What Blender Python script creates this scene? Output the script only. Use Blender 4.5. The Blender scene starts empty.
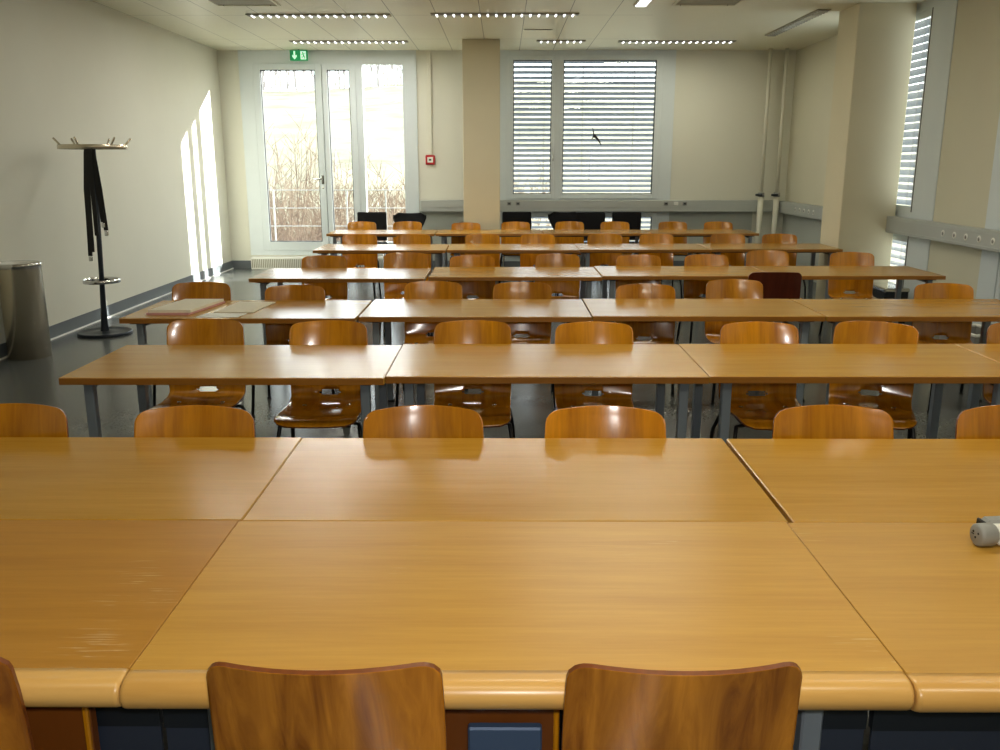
import bpy, math, random
from mathutils import Vector, Matrix
R = random.Random(7)
S = bpy.context.scene
COL = S.collection
PI = math.pi
rad = math.radians

# ---------------------------------------------------------------- helpers
class MB:
    """collects shapes and links them as ONE mesh object"""
    def __init__(s): s.v = []; s.f = []; s.m = []; s.sm = []
    def add(s, vs, fs, mi=0, smooth=False, mat=None):
        b = len(s.v)
        for p in vs:
            p = Vector(p)
            s.v.append(tuple(mat @ p if mat else p))
        for f in fs:
            s.f.append([b + i for i in f]); s.m.append(mi); s.sm.append(smooth)
        return s
    def box(s, x0, x1, y0, y1, z0, z1, mi=0, bv=0.0, mat=None):
        if x1 < x0: x0, x1 = x1, x0
        if y1 < y0: y0, y1 = y1, y0
        if z1 < z0: z0, z1 = z1, z0
        b = min(bv, .45*min(x1-x0, y1-y0, z1-z0))
        if b <= 0:
            vs = [(x, y, z) for z in (z0, z1) for y in (y0, y1) for x in (x0, x1)]
            fs = [(0,2,3,1),(4,5,7,6),(0,1,5,4),(2,6,7,3),(0,4,6,2),(1,3,7,5)]
            return s.add(vs, fs, mi, False, mat)
        def ring(z, i):
            a0, a1, c0, c1 = x0+i, x1-i, y0+i, y1-i
            return [(a0+b-i if i else a0+b, c0, z), (a1-b+i if i else a1-b, c0, z), (a1, c0+b-i if i else c0+b, z), (a1, c1-b+i if i else c1-b, z),
                    (a1-b+i if i else a1-b, c1, z), (a0+b-i if i else a0+b, c1, z), (a0, c1-b+i if i else c1-b, z), (a0, c0+b-i if i else c0+b, z)]
        rs = [ring(z0, b*.98), ring(z0+b, 0), ring(z1-b, 0), ring(z1, b*.98)]
        vs = sum(rs, [])
        fs = [tuple(reversed(range(8)))]
        for k in range(3):
            for i in range(8):
                j = (i+1) % 8
                fs.append((k*8+i, k*8+j, k*8+8+j, k*8+8+i))
        fs.append(tuple(range(24, 32)))
        return s.add(vs, fs, mi, False, mat)
    def tube(s, pts, r, n=8, mi=0, cap=True, mat=None):
        pts = [Vector(p) for p in pts]
        rr = r if isinstance(r, (list, tuple)) else [r]*len(pts)
        vs = []; fs = []
        up = None
        for i, p in enumerate(pts):
            t = (pts[min(i+1, len(pts)-1)] - pts[max(i-1, 0)]).normalized()
            if up is None:
                a = Vector((0,0,1)) if abs(t.z) < .9 else Vector((1,0,0))
                up = t.cross(a).normalized()
            up = (up - t*up.dot(t)).normalized()
            w = t.cross(up)
            for k in range(n):
                a = 2*PI*k/n
                vs.append(p + (up*math.cos(a) + w*math.sin(a))*rr[i])
        for i in range(len(pts)-1):
            for k in range(n):
                j = (k+1) % n
                fs.append((i*n+k, i*n+j, (i+1)*n+j, (i+1)*n+k))
        s.add(vs, fs, mi, True, mat)
        if cap:
            b = [tuple(reversed(range(n))), tuple(range(n))]
            s.add(vs[:n], [b[0]], mi, False, mat); s.add(vs[-n:], [b[1]], mi, False, mat)
        return s
    def lathe(s, prof, n=32, c=(0,0,0), mi=0, mat=None, smooth=True):
        vs = []; fs = []
        for r, z in prof:
            for k in range(n):
                a = 2*PI*k/n
                vs.append((c[0]+r*math.cos(a), c[1]+r*math.sin(a), c[2]+z))
        for i in range(len(prof)-1):
            for k in range(n):
                j = (k+1) % n
                fs.append((i*n+k, i*n+j, (i+1)*n+j, (i+1)*n+k))
        return s.add(vs, fs, mi, smooth, mat)
    def prism(s, poly, d0, d1, axis='y', mi=0, mat=None):
        n = len(poly)
        def P(a, b, d):
            return {'y': (a, d, b), 'x': (d, a, b), 'z': (a, b, d)}[axis]
        vs = [P(a, b, d0) for a, b in poly] + [P(a, b, d1) for a, b in poly]
        fs = [tuple(range(n)), tuple(range(2*n-1, n-1, -1))]
        for i in range(n):
            j = (i+1) % n
            fs.append((i, i+n, j+n, j))
        return s.add(vs, fs, mi, False, mat)
    def build(s, name, mats, parent=None, loc=None, rz=0, recalc=True):
        me = bpy.data.meshes.new(name)
        me.from_pydata(s.v, [], s.f)
        for m in (mats if isinstance(mats, (list, tuple)) else [mats]): me.materials.append(m)
        me.polygons.foreach_set('material_index', s.m)
        me.polygons.foreach_set('use_smooth', s.sm)
        if recalc:
            import bmesh
            bm = bmesh.new(); bm.from_mesh(me)
            bmesh.ops.remove_doubles(bm, verts=bm.verts, dist=1e-5)
            bmesh.ops.recalc_face_normals(bm, faces=bm.faces)
            bm.to_mesh(me); bm.free()
        me.update()
        o = bpy.data.objects.new(name, me); COL.objects.link(o)
        if parent: o.parent = parent
        if loc: o.location = loc
        o.rotation_euler.z = rz
        return o

def tag(o, label, cat, group=None, kind=None):
    if label: o['label'] = label
    if cat: o['category'] = cat
    if group: o['group'] = group
    if kind: o['kind'] = kind
    return o
def empty(name, loc=(0,0,0), rz=0):
    o = bpy.data.objects.new(name, None); COL.objects.link(o)
    o.empty_display_size = .1; o.location = loc; o.rotation_euler.z = rz
    return o
def thing(name, label, cat, loc=(0,0,0), rz=0, group=None):
    return tag(empty(name, loc, rz), label, cat, group)
def struct(name, mb, m, parent=None):
    o = mb.build(name, m, parent)
    if not parent: o['kind'] = 'structure'
    return o
def dup(root, loc, rz, label, group=None):
    r = root.copy(); COL.objects.link(r); r.location = loc; r.rotation_euler = (0,0,rz)
    r['label'] = label
    if group: r['group'] = group
    for ch in list(root.children):
        c = ch.copy(); COL.objects.link(c); c.parent = r
        for g in list(ch.children):
            d = g.copy(); COL.objects.link(d); d.parent = c
    return r

# ---------------------------------------------------------------- materials
def lin(c):
    c = c/255.
    return c/12.92 if c <= .04045 else ((c+.055)/1.055)**2.4
def rgb(r, g, b): return (lin(r), lin(g), lin(b), 1)
def newmat(name):
    m = bpy.data.materials.new(name); m.use_nodes = True
    nt = m.node_tree; b = nt.nodes['Principled BSDF']
    return m, nt, b
def N(nt, t, **kw):
    n = nt.nodes.new(t)
    for k, v in kw.items():
        if k in n.inputs: n.inputs[k].default_value = v
        else: setattr(n, k, v)
    return n
def plain(name, col, rough=.5, metal=0., var=.0, scale=6., spec=.5, bump=0., coat=0.):
    m, nt, b = newmat(name)
    b.inputs['Roughness'].default_value = rough
    b.inputs['Metallic'].default_value = metal
    b.inputs['Specular IOR Level'].default_value = spec
    b.inputs['Coat Weight'].default_value = coat
    if var or bump:
        tc = N(nt, 'ShaderNodeTexCoord')
        no = N(nt, 'ShaderNodeTexNoise', Scale=scale, Detail=4.)
        nt.links.new(tc.outputs['Object'], no.inputs['Vector'])
        cr = N(nt, 'ShaderNodeValToRGB')
        cr.color_ramp.elements[0].position = .3; cr.color_ramp.elements[1].position = .7
        cr.color_ramp.elements[0].color = tuple(x*(1-var) for x in col[:3])+(1,)
        cr.color_ramp.elements[1].color = tuple(min(1, x*(1+var)) for x in col[:3])+(1,)
        nt.links.new(no.outputs['Fac'], cr.inputs['Fac'])
        nt.links.new(cr.outputs['Color'], b.inputs['Base Color'])
        if bump:
            bp = N(nt, 'ShaderNodeBump', Strength=bump, Distance=.01)
            nt.links.new(no.outputs['Fac'], bp.inputs['Height'])
            nt.links.new(bp.outputs['Normal'], b.inputs['Normal'])
    else:
        b.inputs['Base Color'].default_value = col
    return m
def wood(name, dark, light, sc, rough=.3, rnd=.12, scratch=False, rings=0., coat=.0, streak=1.0):
    """grain stretched by the scale vector sc; every object gets its own offset and brightness"""
    m, nt, b = newmat(name); L = nt.links.new
    tc = N(nt, 'ShaderNodeTexCoord'); oi = N(nt, 'ShaderNodeObjectInfo')
    mul = N(nt, 'ShaderNodeMath', operation='MULTIPLY'); mul.inputs[1].default_value = 37.
    L(oi.outputs['Random'], mul.inputs[0])
    ad = N(nt, 'ShaderNodeVectorMath', operation='ADD')
    L(tc.outputs['Object'], ad.inputs[0]); L(mul.outputs[0], ad.inputs[1])
    mp = N(nt, 'ShaderNodeMapping'); mp.inputs['Scale'].default_value = sc
    L(ad.outputs[0], mp.inputs['Vector'])
    n1 = N(nt, 'ShaderNodeTexNoise', Scale=1., Detail=6., Roughness=.62, Distortion=rings)
    L(mp.outputs[0], n1.inputs['Vector'])
    mp2 = N(nt, 'ShaderNodeMapping'); mp2.inputs['Scale'].default_value = tuple(x*.22 for x in sc)
    L(ad.outputs[0], mp2.inputs['Vector'])
    n2 = N(nt, 'ShaderNodeTexNoise', Scale=1., Detail=2., Distortion=rings*1.5)
    L(mp2.outputs[0], n2.inputs['Vector'])
    mx = N(nt, 'ShaderNodeMath', operation='ADD'); L(n1.outputs['Fac'], mx.inputs[0]); L(n2.outputs['Fac'], mx.inputs[1])
    hf = N(nt, 'ShaderNodeMath', operation='MULTIPLY'); L(mx.outputs[0], hf.inputs[0]); hf.inputs[1].default_value = .5
    cr = N(nt, 'ShaderNodeValToRGB'); cr.color_ramp.elements[0].position = .5-.2*streak; cr.color_ramp.elements[1].position = .5+.18*streak
    cr.color_ramp.elements[0].color = dark; cr.color_ramp.elements[1].color = light
    L(hf.outputs[0], cr.inputs['Fac'])
    hs = N(nt, 'ShaderNodeHueSaturation')
    mr = N(nt, 'ShaderNodeMapRange'); mr.inputs['To Min'].default_value = 1-rnd; mr.inputs['To Max'].default_value = 1+rnd
    L(oi.outputs['Random'], mr.inputs['Value']); L(mr.outputs[0], hs.inputs['Value'])
    L(cr.outputs['Color'], hs.inputs['Color'])
    out = hs.outputs['Color']
    if scratch:
        # fine pale scratches in a few worn patches
        ms = N(nt, 'ShaderNodeMapping'); ms.inputs['Scale'].default_value = (10, 190, 1); ms.inputs['Rotation'].default_value = (0,0,.22)
        L(ad.outputs[0], ms.inputs['Vector'])
        ns = N(nt, 'ShaderNodeTexNoise', Scale=1., Detail=3.); L(ms.outputs[0], ns.inputs['Vector'])
        rs = N(nt, 'ShaderNodeValToRGB'); rs.color_ramp.elements[0].position = .62; rs.color_ramp.elements[1].position = .70
        L(ns.outputs['Fac'], rs.inputs['Fac'])
        nb = N(nt, 'ShaderNodeTexNoise', Scale=3.2, Detail=2.); L(ad.outputs[0], nb.inputs['Vector'])
        rb = N(nt, 'ShaderNodeValToRGB'); rb.color_ramp.elements[0].position = .60; rb.color_ramp.elements[1].position = .70
        L(nb.outputs['Fac'], rb.inputs['Fac'])
        mm = N(nt, 'ShaderNodeMath', operation='MULTIPLY'); L(rs.outputs['Color'], mm.inputs[0]); L(rb.outputs['Color'], mm.inputs[1])
        m3 = N(nt, 'ShaderNodeMath', operation='MULTIPLY'); L(mm.outputs[0], m3.inputs[0]); m3.inputs[1].default_value = .55
        mix = N(nt, 'ShaderNodeMix', data_type='RGBA'); L(m3.outputs[0], mix.inputs['Factor'])
        L(out, mix.inputs['A']); mix.inputs['B'].default_value = rgb(226, 205, 165)
        out = mix.outputs['Result']
    L(out, b.inputs['Base Color'])
    b.inputs['Roughness'].default_value = rough
    b.inputs['Coat Weight'].default_value = coat; b.inputs['Coat Roughness'].default_value = .12
    bp = N(nt, 'ShaderNodeBump', Strength=.04, Distance=.005)
    L(n1.outputs['Fac'], bp.inputs['Height']); L(bp.outputs['Normal'], b.inputs['Normal'])
    return m
def emis(name, col, st):
    m, nt, b = newmat(name)
    b.inputs['Base Color'].default_value = col
    b.inputs['Emission Color'].default_value = col; b.inputs['Emission Strength'].default_value = st
    return m

M = {}
M['oak'] = wood('oak_veneer', rgb(162,115,33), rgb(192,144,57), (5, 75, 75), rough=.2, rnd=.05, scratch=False, streak=1.5)
M['oak_worn'] = wood('oak_veneer_worn', rgb(166,119,40), rgb(195,149,66), (4.5, 75, 75), rough=.3, rnd=.06, scratch=True, streak=1.5)
M['oak_red'] = wood('oak_veneer_reddish', rgb(154,104,30), rgb(184,132,52), (4.5, 75, 75), rough=.3, rnd=.0, scratch=True, streak=1.5)
M['oak_solid'] = wood('oak_solid_edge', rgb(186,138,68), rgb(212,168,98), (2.5, 30, 30), rough=.3, rnd=.05)
M['oak_edge'] = wood('oak_edge_band', rgb(132,84,24), rgb(156,102,36), (3.5, 30, 60), rough=.35, rnd=.05)
M['ply'] = wood('varnished_plywood', rgb(152,90,4), rgb(216,144,20), (34, 5, 3.0), rough=.2, rnd=.14, rings=.7, coat=.8)
M['ply_front'] = wood('varnished_plywood_swirled', rgb(112,58,8), rgb(204,134,40), (20, 5, 2.6), rough=.25, rnd=.08, rings=1.5, coat=.3, streak=.85)
M['ply_dark'] = wood('dark_plywood', rgb(66,22,8), rgb(92,36,14), (34, 5, 3.0), rough=.25, rnd=.05, rings=.5, coat=.4)
M['ply_edge'] = plain('plywood_edge', rgb(112,58,22), .35, var=.2, scale=60)
M['pedestal'] = wood('brown_panel', rgb(96,50,12), rgb(124,68,20), (8, 8, 2), rough=.4, rnd=.08)
M['steel_black'] = plain('black_tube', rgb(22,22,24), .32, .4)
M['steel_leg'] = plain('blue_grey_leg', rgb(128,138,148), .38, .25, var=.06, scale=9)
M['blue_metal'] = plain('blue_metal', rgb(72,92,122), .35, .2)
M['navy'] = plain('navy_panel', rgb(42,50,66), .5)
M['steel_dark'] = plain('dark_steel', rgb(40,46,54), .4, .5)
M['chrome'] = plain('chrome', rgb(205,205,205), .12, 1.)
M['brushed'] = plain('brushed_steel', rgb(214,204,182), .26, .8, var=.05, scale=4)
M['black_rubber'] = plain('black_rubber', rgb(18,18,19), .6)
M['black_cloth'] = plain('black_fabric', rgb(20,20,22), .85, var=.25, scale=90, spec=.25, bump=.2)
M['wall'] = plain('painted_wall', rgb(216,215,201), .8, var=.012, scale=2., spec=.25)
M['wall_side'] = plain('painted_wall_beige', rgb(204,200,178), .8, var=.012, scale=2., spec=.25)
M['panel_grey'] = plain('grey_wall_panel', rgb(172,176,168), .7, var=.02, scale=2., spec=.3)
M['column'] = plain('painted_concrete', rgb(206,198,170), .8, var=.015, scale=3., spec=.2)
M['frame'] = plain('grey_window_frame', rgb(206,214,216), .4, .0, var=.02, scale=3)
M['frame_dark'] = plain('dark_gasket', rgb(38,42,46), .5)
M['trunking'] = plain('aluminium_trunking', rgb(178,182,178), .4, .2, var=.03, scale=3)
M['white'] = plain('white_plastic', rgb(226,226,218), .4)
M['white_pipe'] = plain('white_pipe', rgb(214,212,196), .45)
M['grey_plastic'] = plain('grey_plastic', rgb(138,138,134), .45, var=.04, scale=20)
M['skirting'] = plain('grey_skirting', rgb(96,102,106), .5, var=.03)
M['red'] = plain('red_plastic', rgb(176,28,32), .4)
M['paper'] = plain('paper', rgb(232,226,206), .8, var=.03, scale=30)
M['paper_pink'] = plain('pink_folder', rgb(206,150,146), .7, var=.05, scale=30)
M['green'] = emis('exit_green', rgb(10,140,84), .35)
M['green_white'] = emis('exit_white', rgb(205,255,225), .7)
M['glint_white'] = plain('painted_glint_white', rgb(240,240,236), .5)
M['bar_grey'] = plain('galvanised_rail', rgb(140,140,138), .5)
M['bird'] = plain('black_vinyl', rgb(14,14,16), .6)
M['lamp_on'] = emis('lit_cell', (.97, .98, 1.0, 1), 3.2)
M['louver'] = plain('louver_metal', rgb(150,148,146), .3, .6)
M['grille'] = plain('grey_grille', rgb(150,148,128), .6)

def floor_mat():
    m, nt, b = newmat('linoleum'); L = nt.links.new
    tc = N(nt, 'ShaderNodeTexCoord'); n1 = N(nt, 'ShaderNodeTexNoise', Scale=60., Detail=5.); n2 = N(nt, 'ShaderNodeTexNoise', Scale=.8, Detail=2.)
    L(tc.outputs['Object'], n1.inputs['Vector']); L(tc.outputs['Object'], n2.inputs['Vector'])
    a = N(nt, 'ShaderNodeMath', operation='ADD'); L(n1.outputs['Fac'], a.inputs[0]); L(n2.outputs['Fac'], a.inputs[1])
    mr = N(nt, 'ShaderNodeMapRange'); mr.inputs['From Max'].default_value = 2.; L(a.outputs[0], mr.inputs['Value'])
    cr = N(nt, 'ShaderNodeValToRGB'); cr.color_ramp.elements[0].color = rgb(68,71,70); cr.color_ramp.elements[1].color = rgb(100,103,101)
    cr.color_ramp.elements[0].position = .1; cr.color_ramp.elements[1].position = .9
    L(mr.outputs[0], cr.inputs['Fac']); L(cr.outputs['Color'], b.inputs['Base Color'])
    b.inputs['Roughness'].default_value = .24
    return m
M['floor'] = floor_mat()
def ceiling_mat():
    """metal panels 0.52 m wide running into the room, with two cross joints"""
    m, nt, b = newmat('metal_ceiling_panels'); L = nt.links.new
    tc = N(nt, 'ShaderNodeTexCoord'); sp = N(nt, 'ShaderNodeSeparateXYZ'); L(tc.outputs['Object'], sp.inputs[0])
    def math(op, a, c=None):
        n = N(nt, 'ShaderNodeMath', operation=op)
        for i, q in enumerate((a, c)):
            if q is None: continue
            if isinstance(q, (int, float)): n.inputs[i].default_value = q
            else: L(q, n.inputs[i])
        return n.outputs[0]
    x = math('ADD', sp.outputs['X'], 50*.522 + .268)
    fx = math('ABSOLUTE', math('SUBTRACT', math('FRACT', math('DIVIDE', x, .522)), .5))
    gx = math('GREATER_THAN', fx, .5-.0085)
    gx = math('MULTIPLY', gx, math('LESS_THAN', sp.outputs['X'], 1.78))
    gs = gx
    for yy in (11.13, 13.2, 8.9, 6.8):
        g = math('LESS_THAN', math('ABSOLUTE', math('SUBTRACT', sp.outputs['Y'], yy)), .006)
        g = math('MULTIPLY', g, math('LESS_THAN', sp.outputs['X'], 1.78))
        gs = math('MAXIMUM', gs, g)
    no = N(nt, 'ShaderNodeTexNoise', Scale=1.1, Detail=2.); L(tc.outputs['Object'], no.inputs['Vector'])
    cr = N(nt, 'ShaderNodeValToRGB'); cr.color_ramp.elements[0].color = rgb(212,210,186); cr.color_ramp.elements[1].color = rgb(220,218,198)
    L(no.outputs['Fac'], cr.inputs['Fac'])
    mix = N(nt, 'ShaderNodeMix', data_type='RGBA'); L(gs, mix.inputs['Factor']); L(cr.outputs['Color'], mix.inputs['A']); mix.inputs['B'].default_value = rgb(112,108,88)
    L(mix.outputs['Result'], b.inputs['Base Color']); b.inputs['Roughness'].default_value = .38
    return m
M['ceiling'] = ceiling_mat()
def glass_mat():
    m = bpy.data.materials.new('window_glass'); m.use_nodes = True; nt = m.node_tree; nt.nodes.clear(); L = nt.links.new
    o = N(nt, 'ShaderNodeOutputMaterial'); t = N(nt, 'ShaderNodeBsdfTransparent'); g = N(nt, 'ShaderNodeBsdfGlossy', Roughness=.02)
    t.inputs['Color'].default_value = (.93,.95,.94,1)
    lw = N(nt, 'ShaderNodeLayerWeight'); pw = N(nt, 'ShaderNodeMath', operation='POWER'); pw.inputs[1].default_value = 4.
    L(lw.outputs['Facing'], pw.inputs[0]); fr = N(nt, 'ShaderNodeMath', operation='MULTIPLY_ADD'); fr.inputs[1].default_value = .8; fr.inputs[2].default_value = .04
    L(pw.outputs[0], fr.inputs[0]); mx = N(nt, 'ShaderNodeMixShader')
    L(fr.outputs[0], mx.inputs[0]); L(t.outputs[0], mx.inputs[1]); L(g.outputs[0], mx.inputs[2]); L(mx.outputs[0], o.inputs['Surface'])
    return m
M['glass'] = glass_mat()
def slat_mat():
    m, nt, b = newmat('blind_slat'); L = nt.links.new
    b.inputs['Base Color'].default_value = rgb(98,106,116); b.inputs['Roughness'].default_value = .3; b.inputs['Metallic'].default_value = .3
    return m
M['slat'] = slat_mat()
def field_mat(name, a, c, sc):
    m, nt, b = newmat(name); L = nt.links.new
    tc = N(nt, 'ShaderNodeTexCoord'); n = N(nt, 'ShaderNodeTexNoise', Scale=sc, Detail=8., Roughness=.7); L(tc.outputs['Object'], n.inputs['Vector'])
    cr = N(nt, 'ShaderNodeValToRGB'); cr.color_ramp.elements[0].position = .35; cr.color_ramp.elements[1].position = .65
    cr.color_ramp.elements[0].color = a; cr.color_ramp.elements[1].color = c
    L(n.outputs['Fac'], cr.inputs['Fac']); L(cr.outputs['Color'], b.inputs['Base Color']); b.inputs['Roughness'].default_value = .9
    return m
M['field'] = field_mat('meadow', rgb(76,76,52), rgb(126,122,102), .3)
M['twig'] = field_mat('dry_twigs', rgb(84,68,58), rgb(118,98,84), 3.)
M['twig_pale'] = field_mat('dry_grass', rgb(112,94,80), rgb(148,128,110), 2.)
M['bark'] = field_mat('bark', rgb(134,128,126), rgb(160,154,150), .6)
M['concrete'] = plain('concrete', rgb(170,168,160), .8, var=.08, scale=3)

# ---------------------------------------------------------------- room shell
XL, XR, YB, YF, ZC = -4.47, 4.57, 14.5, -2.4, 3.40
struct('floor', MB().box(XL-.15, XR+.15, YF-.15, YB+.2, -.12, 0), M['floor'])
struct('ceiling', MB().box(XL-.15, XR+.35, YF-.15, YB+.35, ZC, ZC+.12), M['ceiling'])
struct('wall_left', MB().box(XL-.15, XL, YF, YB+.3, 0, ZC), M['wall'])
struct('wall_front', MB().box(XL-.15, XR+.35, YF-.15, YF, 0, ZC), M['wall_side'])
# back wall: openings for the glazed door unit and for the big window
DX0, DX1 = -4.14, -1.36
WX0, WX1 = -.05, 2.70
bw = MB()
bw.box(XL, DX0, YB, YB+.3, 0, ZC)
bw.box(DX1, WX0, YB, YB+.3, 0, ZC)
bw.box(WX1, XR+.15, YB, YB+.3, 0, ZC)
bw.box(DX0, DX1, YB, YB+.3, 0, .22)
bw.box(WX0, WX1, YB, YB+.3, 0, .12)
struct('wall_back', bw, M['wall'])
# right wall: piers and window bays
rw = MB()
bays = [(9.47, 12.1), (5.8, 8.42), (2.1, 4.7), (-1.6, 1.0)]
edges = [YB+.15] + [e for b_ in bays for e in (b_[1], b_[0])] + [YF]
for i in range(0, len(edges), 2):
    rw.box(XR, XR+.3, edges[i+1], edges[i], 0, ZC)
for a, b_ in bays:
    rw.box(XR, XR+.3, a, b_, 0, .12)
struct('wall_right', rw, M['wall_side'])
struct('baseboard_left', MB().box(XL, XL+.014, YF, YB, 0, .13), M['skirting'])
struct('baseboard_back', MB().box(XL+.014, -4.1, YB-.014, YB, 0, .13).box(DX1, 4.0, YB-.014, YB, 0, .13), M['skirting'])
struct('floor_glint_strip', MB().box(XL+.014, XL+.03, YF, YB-.02, 0, .012), M['glint_white'])  # white strip painted in for the bright reflection line where floor meets skirting
# grey lower panelling under the cable trunking
struct('trim_1', MB().box(DX1+.01, WX0-.0, YB-.012, YB, .13, .93).box(WX1, 4.05, YB-.012, YB, .13, .93), M['panel_grey'])
struct('trim_2', MB().box(XR-.012, XR, 12.1, YB, 0, .93), M['panel_grey'])
struct('trim_3', MB().box(XR-.02, XR, 12.1, 12.16, 0, ZC-.02), M['frame_dark'])
# pillars
struct('column_1', MB().box(-.582, -.045, 13.22, 13.75, 0, ZC, bv=.006), M['column'])
struct('column_2', MB().box(3.90, 4.53, 10.30, 10.90, 0, ZC, bv=.006), M['column'])

# ---------------------------------------------------------------- glazed door unit (door_1)
def door_unit():
    y0, y1 = YB-.02, YB+.09
    f = MB()
    f.box(DX0, -3.915, y0, y1, .22, ZC).box(-1.58, DX1, y0, y1, .22, ZC)     # outer posts
    f.box(-3.915, -1.58, y0, y1, 3.19, ZC)                                 # header
    f.box(-2.322, -2.21, y0, y1, .22, 3.19)                                # post beside the fixed light
    f.box(-3.915, -1.58, y0, y1, .22, .306)
    f.box(-2.87, -2.825, YB+.045, YB+.06, .306, 3.19)                                  # threshold
    f.box(-2.21, -1.58, y0+.02, y1, .306, .43)
    d = struct('door_1', f, M['frame'])
    def leaf(x0, x1, px0, px1):
        l = MB(); a, b = YB-.035, YB+.05
        l.box(x0, px0, a, b, .30, 3.20, bv=.004).box(px1, x1, a, b, .30, 3.20, bv=.004)
        l.box(px0, px1, a, b, .30, .44, bv=.004).box(px0, px1, a, b, 3.11, 3.20, bv=.004)
        o = l.build('door_leaf', M['frame'], d)
        g = MB(); e = .012
        g.box(px0, px0+e, YB-.02, YB+.03, .44, 3.11).box(px1-e, px1, YB-.02, YB+.03, .44, 3.11).box(px0+e, px1-e, YB-.02, YB+.03, 3.11-e, 3.11).box(px0+e, px1-e, YB-.02, YB+.03, .44, .44+e)
        g.build('gasket', M['frame_dark'], o)
        MB().box(px0+.004, px1-.004, YB+.008, YB+.014, .445, 3.105).build('pane', M['glass'], o)
        return o
    l1 = leaf(-3.92, -2.85, -3.81, -2.95)
    l2 = leaf(-2.84, -2.315, -2.76, -2.41)
    h = MB().box(-2.92, -2.88, YB-.045, YB-.035, 1.36, 1.50, bv=.003)
    h.tube([(-2.90, YB-.045, 1.44), (-2.90, YB-.09, 1.44), (-2.93, YB-.095, 1.44), (-3.05, YB-.095, 1.44)], .011)
    h.build('handle', M['chrome'], l1)
    MB().lathe([(0,0),(.016,0),(.016,.008),(0,.008)], 16, mat=Matrix.Translation((-2.90, YB-.035, 1.30)) @ Matrix.Rotation(PI/2, 4, 'X')).build('lock', M['chrome'], l1)
    MB().box(-2.21, -1.58, YB+.02, YB+.026, .43, 3.19).build('pane', M['glass'], d)
    return d
door_unit()
# convector under the door
cv = thing('convector_heater', 'low white convector heater with ribbed grille under the glass door', 'heater', (-2.75, YB-.09, 0))
MB().box(-1.36, 1.36, -.07, .088, .0, .20, bv=.006).build('casing', M['white'], cv)
g = MB()
for i in range(90):
    x = -1.345 + i*.03
    g.box(x, x+.016, -.074, -.07, .03, .17)
g.build('grille', M['grille'], cv)

# ---------------------------------------------------------------- windows and blinds
def blind(name, label, x0, x1, z0, z1, along='x', pos=0., pitch=.080, tilt=-31, sgn=1):
    """exterior venetian blind: slats with a rolled profile, side guides, tapes"""
    r = thing(name, label, 'blind', (0,0,0))
    s = MB(); n = int((z1-z0)/pitch)
    prof = []
    for k in range(7):
        t = -1 + k/3.
        prof.append((t*.042, -.007*(t*t-1)*1.0))
    ca, sa = math.cos(rad(tilt)), math.sin(rad(tilt))
    for i in range(n+1):
        zc = z1 - .03 - i*pitch
        vs = []
        for a, b in prof:
            d = a*ca - b*sa; h = a*sa + b*ca
            for q in (x0, x1):
                vs.append((q, pos+sgn*d, zc+h) if along == 'x' else (pos+sgn*d, q, zc+h))
        fs = [(2*k, 2*k+1, 2*k+3, 2*k+2) for k in range(6)]
        s.add(vs, fs, 0, True)
    s.build('slats', M['slat'], r, recalc=False)
    m = max(2, int((x1-x0)/.55))
    for k in range(m):
        q = x0 + (x1-x0)*(k+.5)/m; c = MB()
        if along == 'x': c.box(q-.003, q+.003, pos-.05, pos-.047, z0, z1)
        else: c.box(pos-.05, pos-.047, q-.003, q+.003, z0, z1)
        c.build('ladder_cord', M['grey_plastic'], r)
    return r

def window_back():
    y0, y1 = YB-.02, YB+.09
    f = MB()
    f.box(WX0, .06, y0, y1, .12, ZC).box(2.49, WX1, y0, y1, .12, ZC)
    f.box(.06, 2.49, y0, y1, 3.318, ZC)
    f.box(.06, 2.49, y0, y1, .91, 1.142)
    f.box(.06, 2.49, y0, y1, .12, .212)
    f.box(.803, .907, y0, y1, 1.142, 3.318)
    w = struct('window_1', f, M['frame'])
    for (a, b, c, d, z0, z1, hd) in ((.055, .81, .16, .765, 1.135, 3.325, 1), (.90, 2.495, .95, 2.40, 1.135, 3.325, 0), (.055, 2.495, .16, 2.42, .205, .915, 0)):
        s = MB(); u, v = YB-.035, YB+.05
        zb, zt = z0+.07, z1-.07
        s.box(a, c, u, v, z0, z1, bv=.004).box(d, b, u, v, z0, z1, bv=.004).box(c, d, u, v, z0, zb, bv=.004).box(c, d, u, v, zt, z1, bv=.004)
        so = s.build('sash', M['frame'], w)
        g = MB(); e = .012; q0, q1 = YB-.02, YB+.03
        g.box(c, c+e, q0, q1, zb, zt).box(d-e, d, q0, q1, zb, zt).box(c+e, d-e, q0, q1, zt-e, zt).box(c+e, d-e, q0, q1, zb, zb+e)
        g.build('gasket', M['frame_dark'], so)
        MB().box(c+.002, d-.002, YB+.008, YB+.014, zb+.002, zt-.002).build('pane', M['glass'], so)
        if hd:
            MB().box(.79, .805, YB-.045, YB-.035, 1.75, 1.87, bv=.003).tube([(.797, YB-.045, 1.83), (.797, YB-.075, 1.83), (.797, YB-.075, 1.72)], .008).build('handle', M['chrome'], so)
window_back()
blind('venetian_blind', 'silver outside blind behind the narrow pane of the back window', .06, .855, 1.13, 3.36, pos=YB+.19)
blind('venetian_blind', 'wide silver outside blind behind the pane with the black bird', .865, 2.49, 1.13, 3.36, pos=YB+.19)
blind('venetian_blind', 'lower silver outside blind seen between the black chairs under the trunking', .06, 2.49, .20, .93, pos=YB+.19)
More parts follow.
